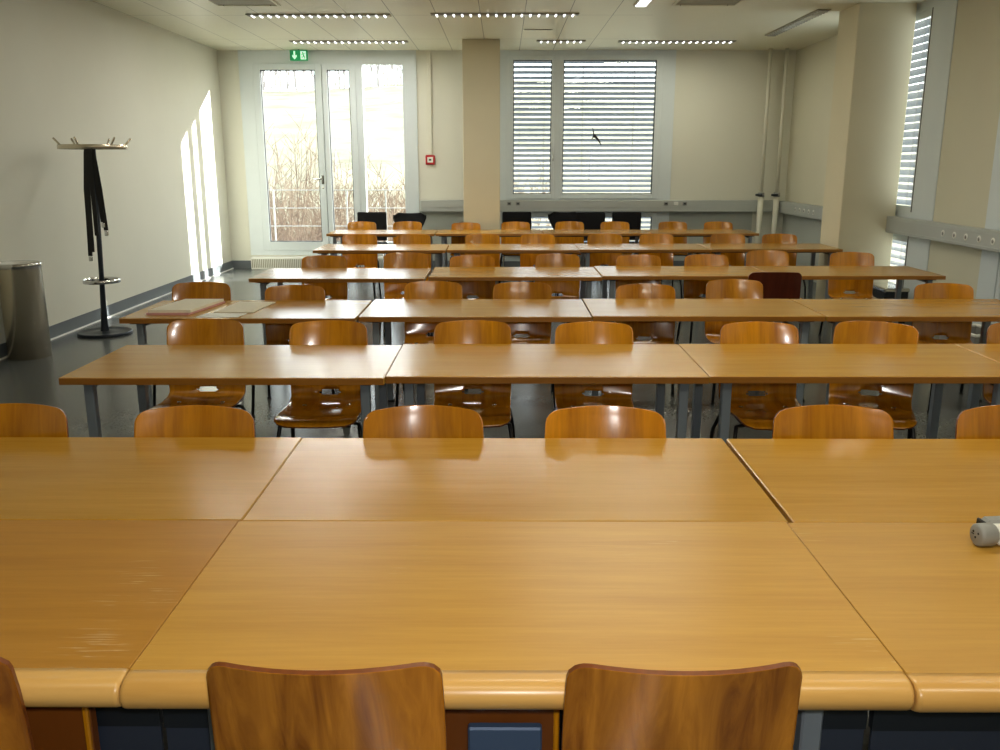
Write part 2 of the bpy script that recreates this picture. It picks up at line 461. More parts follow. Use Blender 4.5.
# bird of prey sticker
bx, bz = 1.485, 2.09
poly = [(-.055,.145),(-.045,.08),(-.038,.03),(-.046,.005),(-.06,-.02),(-.05,-.022),(-.03,-.002),(-.012,-.012),(.02,-.045),(.05,-.085),(.07,-.125),(.058,-.065),(.028,-.012),(.0,.022),(-.004,.038),(-.016,.036),(-.024,.04),(-.032,.085)]
sk = MB().prism([(bx+a*1.25+.0, bz+b*1.15) for a, b in poly], YB+.004, YB+.006, 'y').build('bird_sticker', M['bird'])
tag(sk, 'black flying bird silhouette stuck on the wide window pane', 'sticker')

def window_side(name, ya, yb, gasket_side=True):
    x0, x1 = XR-.01, XR+.03
    f = MB()
    f.box(x0, x1, ya, ya+.50, .12, ZC).box(x0, x1, yb-.30, yb, .12, ZC)
    f.box(x0, x1, ya+.50, yb-.30, 3.30, ZC).box(x0, x1, ya+.50, yb-.30, .90, 1.16).box(x0, x1, ya+.50, yb-.30, .12, .2)
    w = struct(name, f, M['frame'])
    for z0, z1 in ((1.16, 3.30), (.2, .9)):
        y0, y1 = ya+.51, yb-.305
        s = MB()
        s.box(x0+.01, x1, y0+.012, y0+.05, z0, z1).box(x0+.01, x1, y1-.07, y1, z0, z1).box(x0+.01, x1, y0+.05, y1-.07, z1-.08, z1).box(x0+.01, x1, y0+.05, y1-.07, z0, z0+.06)
        so = s.build('sash', M['frame'], w)
        MB().box(x0-.001, x1, y0-.012, y0+.012, z0, z1).build('gasket', M['frame_dark'], so)
        MB().box(x0+.02, x0+.023, y0+.05, y1-.07, z0+.06, z1-.08).build('pane', M['glass'], so)
window_side('window_2', 9.47, 12.1)
window_side('window_3', 7.30, 8.42)
struct('window_7', MB().box(XR+.12, XR+.14, 7.25, 8.45, .12, ZC), M['frame'])  # opaque sheet added behind the pane to keep sun off the tables
for (nm, lb, a, b, z0, z1) in (('venetian_blind', 'silver outside blind in the side window beyond the square pillar, above the trunking', 10.0, 11.8, 1.16, 3.32),
                               ('venetian_blind', 'silver outside blind in the side window beyond the square pillar, below the trunking', 10.0, 11.8, .15, .90)):
    blind(nm, lb, a, b, z0, z1, along='y', pos=XR+.12, pitch=.085, tilt=-47)
for i, (a, b_) in enumerate(bays[1:]):
    s = MB()
    s.box(XR+.11, XR+.13, a, b_, .12, ZC)
    if i: struct('window_%d' % (i+3), s, M['frame'])
    else: struct('window_6', MB().box(XR+.11, XR+.13, a, 7.29, .12, ZC), M['frame'])

# ---------------------------------------------------------------- cable trunking, sockets, pipes
tr = thing('cable_trunking', 'long grey aluminium trunking along the back wall under the windows', 'trunking', (0, YB, 0))
MB().box(DX1+.03, 4.45, -.135, -.045, .925, 1.11, bv=.006).build('channel', M['trunking'], tr)
MB().box(DX1+.03, 4.45, -.142, -.135, 1.00, 1.012).box(DX1+.03, 4.45, -.142, -.135, .945, .953).build('lip', M['trunking'], tr)
sk_n = 0
for x, m in ((.10, 'grey_plastic'), (.24, 'grey_plastic'), (2.62, 'grey_plastic'), (2.78, 'white'), (2.92, 'grey_plastic')):
    s = MB().box(x-.035, x+.035, -.146, -.135, 1.03, 1.085, bv=.004).build('socket_outlet', M[m], tr)
    MB().box(x-.02, x+.02, -.148, -.146, 1.043, 1.072).build('socket_insert', M['white' if m == 'white' else 'frame_dark'], s)
tr2 = thing('cable_trunking', 'grey aluminium trunking with a row of sockets along the window side wall', 'trunking', (XR, 0, 0))
MB().box(-.135, -.045, 6.5, 14.35, .915, 1.10, bv=.006).build('channel', M['trunking'], tr2)
MB().box(-.142, -.135, 6.5, 14.35, 1.06, 1.068).box(-.142, -.135, 6.5, 14.35, .94, .948).build('lip', M['trunking'], tr2)
for y in (13.55, 13.35, 13.15, 12.95, 12.75, 8.95, 8.72, 8.5, 8.26, 8.02, 7.8):
    mt = Matrix.Translation((-.135, y, 1.005)) @ Matrix.Rotation(-PI/2, 4, 'Y')
    s = MB().lathe([(.0,.006),(.030,.006),(.034,.004),(.034,0)], 20, mat=mt).build('socket_outlet', M['white'], tr2)
    MB().lathe([(.0,.0075),(.018,.0075),(.018,.004)], 16, mat=mt).build('socket_insert', M['grey_plastic'], s)
def pipe(x, y, lab):
    t = thing('heating_pipe', lab, 'pipe', (x, y, 0))
    MB().tube([(0,0,1.22),(0,0,ZC)], .028, 12).build('riser', M['white_pipe'], t)
    MB().tube([(0,0,0),(0,0,1.18)], .045, 14).build('lower_pipe', M['white_pipe'], t)
    v = MB().tube([(0,0,1.17),(0,0,1.235)], .052, 12).build('valve', M['grey_plastic'], t)
    MB().tube([(-.10,-.05,1.2),(.0,-.05,1.2)], .018, 10).build('valve_wheel', M['steel_dark'], v)
pipe(4.11, YB-.22, 'white heating pipe in the back corner, the one next to the wall panel')
pipe(4.36, YB-.22, 'white heating pipe in the back corner, the one nearest the side wall')

# red fire alarm button with its conduit
al = thing('fire_alarm_button', 'small red fire alarm button on the wall between door and pillar', 'alarm', (-1.165, YB, 1.74))
MB().box(-.075, .075, -.045, 0, -.075, .075, bv=.01).build('box', M['red'], al)
MB().box(-.045, .045, -.049, -.045, -.04, .045).build('glass_front', M['white'], al)
MB().box(-.02, .02, -.051, -.049, -.012, .016).build('button', M['frame_dark'], al)
cd = MB().box(-1.20, -1.13, YB-.03, YB, 1.82, ZC-.005, bv=.003).build('cable_conduit', M['white_pipe'])
tag(cd, 'white vertical cable conduit running from ceiling to the red alarm button', 'conduit')

# exit sign
ex = thing('exit_sign', 'green emergency exit sign with white arrow above the glass door', 'sign', (-3.165, YB-.12, 3.235))
MB().box(-.137, .137, -.02, .02, 0, .155, bv=.004).build('sign_panel', M['green'], ex)
a = MB()
a.prism([(-.077,.140),(-.051,.140),(-.051,.070),(-.030,.088),(-.030,.058),(-.064,.018),(-.098,.058),(-.098,.088),(-.077,.070)], -.0225, -.0205, 'y')
a.build('arrow', M['green_white'], ex)
d = MB().box(.030, .115, -.0225, -.0205, .018, .138).build('door_pictogram', M['green_white'], ex)
rn = MB()
Y0, Y1 = -.0245, -.023
rn.prism([(.068+.010*math.cos(2*PI*k/10), .118+.010*math.sin(2*PI*k/10)) for k in range(10)], Y0, Y1, 'y')
for pl in ([(.058,.104),(.076,.104),(.088,.07),(.074,.064)], [(.074,.074),(.090,.074),(.100,.048),(.092,.024),(.082,.026),(.088,.048)], [(.07,.07),(.084,.066),(.068,.046),(.046,.044),(.044,.054),(.062,.056)], [(.074,.104),(.096,.092),(.106,.096),(.104,.104),(.092,.102),(.076,.112)], [(.060,.104),(.044,.090),(.046,.078),(.054,.080),(.054,.088),(.066,.098)]):
    rn.prism(pl, Y0, Y1, 'y')
rn.build('running_figure', M['green'], d)
MB().box(-.012, .012, -.01, .01, .155, .165).build('bracket', M['grey_plastic'], ex)

# ---------------------------------------------------------------- ceiling fittings
CELL = {}
def luminaire(lab, cx, cy, length, along='x', lit=True):
    t = thing('ceiling_light', lab, 'ceiling light', (cx, cy, ZC), 0 if along == 'x' else PI/2, group='louvred strip lights in the ceiling')
    h = length/2
    MB().box(-h, h, -.075, -.055, -.012, -.001).box(-h, h, .055, .075, -.012, -.001).box(-h, -h+.015, -.055, .055, -.012, -.001).box(h-.015, h, -.055, .055, -.012, -.001).build('housing', M['grille'], t)
    MB().box(-h+.015, h-.015, -.054, .054, -.020, -.001, bv=.003).build('louver', M['louver'], t)
    n = max(6, int(length/.098))
    for i in range(n):
        x = -h + .02 + (length-.04)*(i+.5)/n
        if not lit:
            c = MB().box(-.011, .011, -.060, .060, -.029, -.014, bv=.006).build('lamp_cell', M['chrome'], t)
        elif not CELL:
            CELL['c'] = MB().box(-.011, .011, -.060, .060, -.029, -.014, bv=.006).build('lamp_cell', M['lamp_on'], t); c = CELL['c']
        else:
            c = CELL['c'].copy(); COL.objects.link(c); c.parent = t
        c.location = (x, 0, 0)
    return t
luminaire('lit strip light in the ceiling above the door side, in front of the exit sign', -2.18, 11.09, 1.70)
luminaire('lit strip light in the ceiling in front of the slim middle pillar', .02, 11.03, 1.74)
luminaire('lit strip light in the ceiling just above the glass door', -2.22, 13.41, 1.70)
luminaire('short lit strip light in the ceiling over the narrow window pane', .83, 13.37, .70)
luminaire('lit strip light in the ceiling over the wide window and bare wall', 2.50, 13.42, 1.68)
luminaire('lit strip light running lengthways at the top edge, over the middle rows', 1.52, 9.62, 1.66, 'y')
luminaire('unlit strip light running lengthways in the ceiling beside the square pillar', 3.66, 11.75, 2.10, 'y', False)
def cassette(lab, cx):
    t = thing('ceiling_vent', lab, 'ceiling vent', (cx, 10.08, ZC), 0, 'recessed ceiling vents')
    MB().box(-.36, -.33, -.36, .36, -.012, -.001).box(.33, .36, -.36, .36, -.012, -.001).box(-.33, .33, -.36, -.33, -.012, -.001).box(-.33, .33, .33, .36, -.012, -.001).build('frame', M['ceiling'], t)
    MB().box(-.33, .33, -.33, .33, -.004, -.001).build('grille', M['grille'], t)
cassette('grey square vent in the ceiling near the coat rack wall', -2.83)
cassette('grey square vent in the ceiling near the square pillar', 2.23)
sl = thing('ceiling_slot', 'small narrow air slot in the ceiling above the back window', 'air slot', (.46, 12.28, ZC))
MB().box(-.19, .19, -.025, .025, -.006, -.001).build('frame', M['grille'], sl)
MB().box(-.17, .17, -.012, .012, -.008, -.006).build('slit', M['frame_dark'], sl)

# ---------------------------------------------------------------- tables
TH, TW, TD = .74, 1.495, .75
def table_parts(root, front=False, TW=1.495, TD=.75):
    h = TW/2
    t = MB()
    if front:
        # solid oak rounded front lip
        t.box(-h, h, .0, TD, TH-.034, TH, bv=.0015)
        top = t.build('tabletop', M['oak_worn'], root)
        prof = [(.0, TH), (-.015, TH)]
        for k in range(11):
            a = PI/2 + PI*k/10
            prof.append((-.030 + .030*math.cos(a), TH-.030 + .030*math.sin(a)))
        prof.append((.0, TH-.060))
        e = MB(); n = len(prof)
        xs = [-h, -h+.004, -h+.010, h-.010, h-.004, h]; ins = [.007, .002, 0, 0, .002, .007]
        vs = []
        for x, i in zip(xs, ins):
            for (py, pz) in prof:
                vs.append((x, py + (i if py < -.02 else 0), pz - (i*.4 if pz > TH-.01 else 0) ))
        fs = []
        for q in range(5):
            for k in range(n):
                j = (k+1) % n
                fs.append((q*n+k, q*n+j, (q+1)*n+j, (q+1)*n+k))
        e.add(vs, fs, 0, True); e.add(vs[:n], [tuple(range(n))]); e.add(vs[-n:], [tuple(range(n))])
        ob = e.build('front_edge', M['oak_solid'], root); ob['label'] = 'paler solid oak rounded edge'
    else:
        t.box(-h, h, 0, TD, TH-.034, TH, bv=.003)
        top = t.build('tabletop', M['oak'], root)
        MB().box(-h+.002, h-.002, -.004, .0005, TH-.033, TH-.002, bv=.001).build('edge_band', M['oak_edge'], root)
    zt = TH-.0345
    for sx in (-1, 1):
        for y in (.085, TD-.085):
            x = sx*(h-(.142 if front else .10))
            l = MB().box(x-.022, x+.022, y-.022, y+.022, .012, zt-.012, bv=.004).build('leg', M['steel_leg'], root)
            MB().box(x-.03, x+.03, y-.025, y+.025, 0, .012).build('foot_cap', M['black_rubber'], l)
            MB().box(x-.055, x+.045, y-.035, y+.035, zt-.012, zt).build('mounting_plate', M['steel_dark'], l)
    f = MB(); ins = .142 if front else .10
    if front:
        f.box(-h+.004, h-.004, .120, .140, .525, .588)
        MB().box(-h+.006, h-.006, .124, .132, .452, .524).build('modesty_panel', M['navy'], root)
    else: f.box(-h+.10, h-.10, TD/2-.02, TD/2+.02, zt-.04, zt-.001)
    for sx in (-1, 1): f.box(sx*(h-ins)-.012, sx*(h-ins)+.012, .115, TD-.115, zt-.040, zt-.001)
    f.build('frame', M['steel_dark'], root)
ORD = ['first', 'second', 'third', 'fourth']
proto = {}
front_tables = []
def place_table(kind, cx, yf, rz, label, group):
    if kind not in proto:
        r = thing('classroom_table', label, 'table', (cx, yf, 0), rz, group)
        table_parts(r, kind == 'front', {'plain': 1.495, 'front': 1.5065, 'far': 1.5065}[kind], .729 if kind == 'front' else .75); proto[kind] = r
        return r
    return dup(proto[kind], (cx, yf, 0), rz, label, group)
# front double row, near side
for cx, yf, rz, lb in ((.026, 1.525, 0, 'large worn oak table between the two nearest chairs, rounded front edge'),
                       (-1.4825, 1.530, 0, 'worn oak table in the nearest row on the coat rack side, scuffed and darker'),
                       (1.5345, 1.519, 0, 'worn oak table in the nearest row with the grey plug lying on it')):
    front_tables.append(place_table('front', cx, yf, rz, lb, 'worn oak tables of the nearest row'))
for c in front_tables[1].children:
    if c.name.startswith('tabletop'):
        c.material_slots[0].link = 'OBJECT'; c.material_slots[0].material = M['oak_red']
# the outer tables have their inner legs set farther in
for t, sg, d in ((front_tables[1], 1, -.25), (front_tables[2], -1, .25)):
    for c in t.children:
        if c.name.startswith('leg') and c.data.vertices[0].co.x*sg > 0: c.location.x = d
for cx, yf, rz, lb in ((.033, 2.2575, 0, 'oak table pushed against the far side of the nearest table, middle one'),
                       (-1.475, 2.263, 0, 'oak table pushed against the far side of the nearest row, coat rack side'),
                       (1.553, 2.2535, 0, 'oak table pushed against the far side of the nearest row, beyond the plug')):
    place_table('far', cx, yf, rz, lb, 'oak tables behind the nearest row')
ROWN = ['second', 'third', 'fourth', 'fifth', 'sixth']
rows = [
    [(-1.292, 3.905, 0), (.205, 3.935, 0), (1.705, 3.945, 0), (3.205, 3.95, 0)],
    [(-1.685, 5.485, .004), (-.178, 5.545, 0), (1.325, 5.575, 0), (2.828, 5.57, 0)],
    [(-1.418, 7.445, 0), (.108, 7.56, .004), (1.613, 7.64, 0), (3.113, 7.65, 0)],
    [(-1.395, 9.93, .005), (.112, 9.97, .005), (1.618, 10.02, .004), (3.123, 10.06, .0)],
    [(-1.70, 12.27, .005), (-.19, 12.30, .003), (1.317, 12.33, .003), (2.824, 12.36, .002)],
]
ENDN = ['at the coat rack end', 'second from the coat rack end', 'second from the window side', 'at the window side end']
for r, row in enumerate(rows):
    for i, (cx, yf, rz) in enumerate(row):
        extra = ' with papers on it' if (r, i) == (1, 0) else ''
        place_table('plain', cx, yf, rz, f'oak table in the {ROWN[r]} row, {ENDN[i]}{extra}', f'oak tables of the {ROWN[r]} row')

# ---------------------------------------------------------------- chairs
PROF = [(-.290,.838),(-.2893,.8355),(-.2883,.832),(-.2865,.826),(-.283,.812),(-.279,.797),(-.274,.780),(-.262,.735),(-.246,.670),(-.230,.600),(-.217,.540),(-.207,.490),(-.200,.462),
        (-.196,.450),(-.192,.441),(-.187,.433),(-.175,.421),(-.150,.409),(-.10,.402),(-.02,.399),(.07,.403),(.15,.411),(.22,.418),(.27,.419),(.300,.414),(.318,.406),(.330,.397)]
SLOT = (12, 15)
def shell_mesh():
    us = [-1,-.97,-.9,-.8,-.65,-.45,-.28,-.22,-.11,0,.11,.22,.28,.45,.65,.8,.9,.97,1]
    n, k = len(PROF), len(us)
    d = [0]
    for i in range(1, n): d.append(d[-1] + math.dist(PROF[i], PROF[i-1]))
    tot = d[-1]
    def hw(i):
        s, e = d[i], tot-d[i]
        w = .213 + .006*math.sin(PI*min(1, s/.45))
        if s < .042: w -= .042 - math.sqrt(max(0, .042**2-(.042-min(.042, s))**2))
        if e < .07: w -= .060 - math.sqrt(max(0, .06**2-(.06-min(.06, e))**2))
        return w
    pts = []
    for i in range(n):
        a = PROF[max(0, i-1)]; b = PROF[min(n-1, i+1)]
        t = Vector((0, b[0]-a[0], b[1]-a[1])).normalized()
        nr = Vector((0, -t.z, t.y))          # towards the sitter
        if nr.y < 0 and i < 14: nr = -nr
        if nr.z < 0 and i >= 14: nr = -nr
        sag = .052*max(0, 1-d[i]/.44) + .008
        arch = .012*max(0, 1-d[i]/.10)
        w = hw(i); row = []
        for u in us:
            p = Vector((u*w, PROF[i][0], PROF[i][1]))
            q = (u*w/.215)**2
            if i < 16: p.y += sag*q; p.z -= arch*q
            else: p.z += .010*q
            row.append((p, nr))
        pts.append(row)
    T = .005
    mb = MB()
    vs = [p + nr*T for row in pts for p, nr in row] + [p - nr*T for row in pts for p, nr in row]
    off = n*k
    def hole(i, j):
        if not (SLOT[0] <= i < SLOT[1]): return False
        return 6 <= j <= 11 if i == SLOT[0]+1 else 7 <= j <= 10
    cells = {(i, j) for i in range(n-1) for j in range(k-1) if not hole(i, j)}
    ff, fe = [], []
    from collections import Counter
    ec = {}
    for (i, j) in cells:
        q = (i*k+j, i*k+j+1, (i+1)*k+j+1, (i+1)*k+j)
        ff.append(q); ff.append(tuple(off+x for x in reversed(q)))
        for a, b in zip(q, q[1:]+q[:1]):
            key = (min(a, b), max(a, b)); ec.setdefault(key, []).append((a, b))
    for key, l in ec.items():
        if len(l) == 1:
            a, b = l[0]; fe.append((b, a, off+a, off+b))
    mb.v = [tuple(v) for v in vs]
    mb.f = ff+fe; mb.m = [0]*len(ff)+[1]*len(fe); mb.sm = [True]*len(ff)+[False]*len(fe)
    return mb
def chair_parts(root, wd):
    # local +y is the way the sitter faces
    shell_mesh().build('seat_shell', [M[wd], M['ply_edge']], root)
    for sx in (-1, 1):
        for (y0, y1) in ((.17, .245), (-.10, -.255)):
            l = MB().tube([(sx*.165, y0, .375), (sx*.205, y0+(y1-y0)*.12, .368), (sx*.225, y1-(y1-y0)*.25, .24), (sx*.238, y1, .012)], .0115, 10).build('leg', M['steel_black'], root)
            MB().tube([(sx*.2375, y1-.0, .014), (sx*.238, y1, 0)], .0145, 10).build('foot_cap', M['black_rubber'], l)
    f = MB()
    for sx in (-1, 1): f.tube([(sx*.165, .18, .378), (sx*.165, -.11, .378)], .010, 8)
    for y in (.15, -.08): f.tube([(-.165, y, .378), (.165, y, .378)], .010, 8)
    f.build('frame', M['steel_black'], root)
    b = MB()
    for sx in (-1, 1):
        for y in (.12, -.06):
            b.lathe([(0,.012),(.012,.010),(.014,.0)], 10, (sx*.12, y, .402))
    b.build('bolt', M['chrome'], root)
cproto = {}
def place_chair(kind, x, ytop, rz, label, group):
    """ytop: where the top of the backrest stands; rz = PI faces the camera end of the room"""
    o = Vector((0, .285, 0)); o.rotate(Matrix.Rotation(rz, 3, 'Z'))
    loc = (x+o.x, ytop+o.y, 0)
    if kind not in cproto:
        r = thing('plywood_chair', label, 'chair', loc, rz, group)
        chair_parts(r, kind); cproto[kind] = r
        return r
    return dup(cproto[kind], loc, rz, label, group)
F_ = 878.; PITCH = math.atan(212.5/F_); CZ = 1.70; YAW = math.atan(3*math.cos(PITCH)/F_)
NUM = ['first', 'second', 'third', 'fourth', 'fifth', 'sixth', 'seventh', 'eighth']
# x of each chair, y of the backrest top, turn in degrees
crow = {
 'near': [(-1.80, 3.11, 2), (-1.108, 3.085, 0), (-.287, 3.09, 1), (.370, 3.085, -2), (1.19, 3.10, 0), (1.84, 3.10, 3)],
 'second': [(-1.675, 4.92, 0), (-.973, 4.86, 2), (-.169, 4.87, 0), (.505, 4.83, -1), (1.415, 4.83, 0), (2.085, 4.84, -21), (2.89, 4.84, 0)],
 'third': [(-2.225, 6.50, 0), (-1.497, 6.33, 2), (-.517, 6.55, 0), (.142, 6.50, -1), (1.035, 6.40, 0), (1.745, 6.66, 1), (3.22, 6.45, 0)],
 'fourth': [(-1.697, 8.41, 0), (-.954, 8.70, 2), (-.291, 8.43, 0), (.53, 8.58, -2), (1.300, 8.50, 0), (1.955, 8.53, 2), (2.66, 8.93, 0), (3.445, 8.76, -3)],
 'fifth': [(-1.768, 10.98, 0), (-1.108, 10.98, 2), (-.254, 11.02, 0), (.43, 11.03, 0), (1.264, 11.05, 0), (1.898, 11.03, 3), (2.787, 11.05, 0), (3.433, 11.06, -2)],
 'sixth': [(-2.113, 13.36, 0), (-1.436, 13.38, 3), (-.545, 13.155, 0), (.189, 13.34, 0), (1.001, 13.40, -2), (1.677, 13.38, 0), (2.541, 13.38, 2), (3.224, 13.38, 0)],
}
TXT = {'near': 'behind the nearest pair of table rows', 'second': 'behind the second table row', 'third': 'behind the third table row', 'fourth': 'behind the fourth table row', 'fifth': 'behind the fifth table row', 'sixth': 'behind the farthest table row'}
for key, lst in crow.items():
    for i, (x, y, a) in enumerate(lst):
        place_chair('ply', x, y, PI+rad(a), f'orange-brown plywood chair {TXT[key]}, {NUM[i]} from the coat rack side', f'plywood chairs {TXT[key]}')
# two chairs (and a third at the edge) at the near side, seen from behind
for x, a, lb in ((-.325, 0, 'nearest plywood chair seen from behind, swirled grain, left of the two at the bottom edge'),
                 (.332, 1, 'nearest plywood chair seen from behind, right of the two at the bottom edge'),
                 (-1.115, 6, 'plywood chair cut off at the bottom left corner, seen from behind')):
    place_chair('ply_front', x, 1.366, rad(a), lb, 'chairs on the near side of the front table')
place_chair('ply_dark', 2.225, 7.12, rad(-3), 'dark red-brown chair turned to face the windows, back towards us, by the fourth row', 'odd chair')

# black chairs along the back wall
def black_square(x, y, rz, label):
    r = thing('upholstered_chair', label, 'chair', (x, y, 0), rz, 'black chairs along the back wall')
    b = MB()
    b.box(-.23, .23, -.285, -.25, .50, .945, bv=.016, mat=Matrix.Rotation(rad(0), 4, 'X')).build('backrest', M['black_cloth'], r)
    MB().box(-.24, .24, -.24, .24, .42, .485, bv=.022).build('seat', M['black_cloth'], r)
    for sx in (-1, 1):
        for sy in (-1, 1):
            top = .74 if sy < 0 else .43
            MB().tube([(sx*.20, sy*.22 - (.022 if sy < 0 else 0), .42), (sx*.215, sy*.25, .0)], .012, 8).build('leg', M['chrome'], r)
    f = MB()
    for sx in (-1, 1): f.tube([(sx*.18, -.20, .41), (sx*.18, -.268, .43), (sx*.18, -.268, .60)], .011, 8)
    f.build('back_frame', M['chrome'], r)
    return r
def black_wing(x, y, rz, label):
    r = thing('shell_chair', label, 'chair', (x, y, 0), rz, 'black chairs along the back wall')
    # curved winged backrest narrowing to a waist, over a rounded seat
    nu, nv = 17, 11
    vs = []
    for j in range(nv):
        t = j/(nv-1); z = .47 + t*.47
        w = .09 + .19*(math.sin(PI*min(1, t*1.0)*.5))**1.6
        if t > .8: w -= .05*((t-.8)/.2)**2
        for i in range(nu):
            u = -1+2*i/(nu-1)
            dip = .022*(1-u*u) if t > .95 else 0
            vs.append(Vector((u*w, -.20-.075*t + .075*u*u*t, z - dip*((t-.9)/.1) - (.05*max(0, abs(u)-.8)/.2 if t > .9 else 0))))
    n = len(vs)
    b = MB()
    al = [v + Vector((0, .009, 0)) for v in vs] + [v - Vector((0, .009, 0)) for v in vs]
    fs = []
    for j in range(nv-1):
        for i in range(nu-1):
            q = (j*nu+i, j*nu+i+1, (j+1)*nu+i+1, (j+1)*nu+i); fs.append(q); fs.append(tuple(n+k for k in reversed(q)))
    rim = [i for i in range(nu)] + [j*nu+nu-1 for j in range(1, nv)] + [(nv-1)*nu+i for i in range(nu-2, -1, -1)] + [j*nu for j in range(nv-2, 0, -1)]
    for a, c in zip(rim, rim[1:]+rim[:1]): fs.append((a, c, n+c, n+a))
    b.add(al, fs, 0, True)
    b.build('backrest', M['black_cloth'], r)
    pr = [(.215*math.cos(2*PI*k/24)*(1-.12*math.sin(2*PI*k/24)), .03+.215*math.sin(2*PI*k/24)) for k in range(24)]
    s = MB().prism(pr, .44, .462, 'z'); s.box(-.09, .09, -.215, -.12, .45, .475, bv=.008)
    s.build('seat', M['black_cloth'], r)
    for sx in (-1, 1):
        for sy in (-1, 1):
            MB().tube([(sx*.05, .03+sy*.05, .432), (sx*.16, .03+sy*.15, .40), (sx*.235, .03+sy*.24, 0)], .009, 8).build('leg', M['chrome'], r)
    MB().lathe([(0,.44),(.07,.44),(.07,.425),(0,.425)], 16, (0,.03,0)).build('hub', M['chrome'], r)
    return r
black_square(-2.045, 13.72, PI+.05, 'black square-backed upholstered chair in front of the glass door')
black_wing(-1.475, 13.86, PI+.0, 'black wing-shaped shell chair between glass door and slim pillar')
black_square(.22, 13.80, PI, 'black square-backed chair beside the slim pillar under the narrow pane')
black_wing(.975, 14.08, PI-.05, 'black wing-shaped shell chair under the wide window')
black_square(1.36, 13.66, PI-.03, 'black square-backed chair overlapping the winged one under the wide window')
black_square(1.95, 13.78, PI, 'black square-backed chair farthest along under the wide window')

# ---------------------------------------------------------------- coat rack, bin
def lean(mb):
    mb.v = [(x+.041*z, y, z) for x, y, z in mb.v]; return mb
cr = thing('coat_rack', 'dark standing coat rack with chrome hat ring by the long wall', 'coat rack', (-4.06, 8.80, 0))
MB().lathe([(0,.032),(.05,.035),(.10,.024),(.225,.018),(.245,.03),(.262,.028),(.262,0),(0,0)], 40).build('base', M['steel_dark'], cr)
lean(MB().lathe([(.045,.03),(.034,.10),(.028,.25),(.024,.6),(.024,1.86),(.0,1.87)], 20)).build('pole', M['steel_dark'], cr)
def ring(mb, R0, z0, z1, t=.006, n=40):
    mb.lathe([(R0, z0), (R0, z1), (R0-t, z1), (R0-t, z0), (R0, z0)], n)
rg = MB(); ring(rg, .315, 1.825, 1.868)
for k in range(4):
    a = rad(20+90*k); rg.tube([(.02*math.cos(a), .02*math.sin(a), 1.845), (.312*math.cos(a), .312*math.sin(a), 1.845)], .006, 6)
lean(rg).build('hat_ring', M['brushed'], cr)
for k in range(6):
    a = rad(60*k+28)
    c, s_ = math.cos(a), math.sin(a)
    lean(MB().tube([(.235*c, .235*s_, 1.845), (.285*c, .285*s_, 1.86), (.345*c, .345*s_, 1.93)], .0095, 8)).build('hook', M['brushed'], cr)
ur = MB(); ring(ur, .175, .525, .562, .005)
for k in range(3):
    a = rad(30+120*k); ur.tube([(.02*math.cos(a), .02*math.sin(a), .545), (.172*math.cos(a), .172*math.sin(a), .545)], .006, 6)
lean(ur).build('umbrella_ring', M['chrome'], cr)
# straps hanging from the rack
st = thing('hanging_straps', 'bundle of black straps with buckles hanging from the coat rack', 'straps', (-4.06, 8.76, 0))
for (dx, z1, dy, dd, kk) in ((-.045, .80, -.05, -.01, 1), (-.028, .84, -.06, .0, 0), (.01, 1.0, -.065, .02, 0), (.045, 1.13, -.055, .05, 1), (.06, 1.05, -.045, .055, 1), (-.06, .92, -.04, .005, 0)):
    w = .021
    pts = [(dx*.45, dy*.6, 1.86), (dx*.6, dy, 1.80), (dx+dd*.4, dy*1.1, 1.45), (dx+dd, dy, z1)]
    m = MB()
    vs = []
    for p in pts: vs += [(p[0]-w, p[1]-.003, p[2]), (p[0]+w, p[1]-.003, p[2]), (p[0]+w, p[1]+.003, p[2]), (p[0]-w, p[1]+.003, p[2])]
    fs = []
    for q in range(3):
        for k in range(4):
            j = (k+1) % 4; fs.append((q*4+k, q*4+j, q*4+4+j, q*4+4+k))
    fs += [(0,1,2,3), (12,13,14,15)]
    so = lean(m.add(vs, fs)).build('strap', M['black_rubber'], st)
    if kk: lean(MB().box(dx+dd-.018, dx+dd+.018, dy-.006, dy+.006, z1-.05, z1-.005, bv=.003)).build('buckle', M['chrome'], so)
bn = thing('waste_bin', 'tall brushed steel waste bin standing by the long wall', 'bin', (-4.265, 7.73, 0))
MB().lathe([(0,.012),(.172,.012),(.172,.0),(.178,.0),(.178,.83),(.182,.835),(.178,.842),(.170,.835),(.168,.05),(0,.05)], 48).build('body', M['brushed'], bn)
MB().lathe([(.1775,.80),(.1835,.80),(.1855,.842),(.1795,.846),(.1740,.842),(.1740,.80)], 48).build('rim', M['chrome'], bn)
MB().lathe([(.160,.74),(.170,.842),(.166,.842),(.150,.74)], 40).build('liner', M['white'], bn)

# ---------------------------------------------------------------- small things
fd = thing('folder', 'pink folder with a stack of papers on the third-row table by the coat rack', 'folder', (-2.11, 5.86, TH), .0)
MB().prism([(-.20,-.25),(.075,-.25),(.155,.26),(-.13,.26)], .0, .012, 'z').build('cover', M['paper_pink'], fd)
MB().prism([(-.19,-.235),(.082,-.23),(.150,.25),(-.12,.25)], .012, .030, 'z').build('sheets', M['paper'], fd)
p1 = MB().prism([(-1.90,5.70),(-1.64,5.69),(-1.60,6.12),(-1.86,6.14)], TH+.0015, TH+.006, 'z').build('paper_sheets', M['paper'])
tag(p1, 'loose pale sheets lying beside the pink folder', 'paper')
p2 = MB().prism([(-1.96,5.53),(-1.69,5.52),(-1.67,5.665),(-1.93,5.67)], TH+.001, TH+.003, 'z').build('paper_note', M['white'])
tag(p2, 'bright white slip of paper at the table edge below the loose sheets', 'paper')

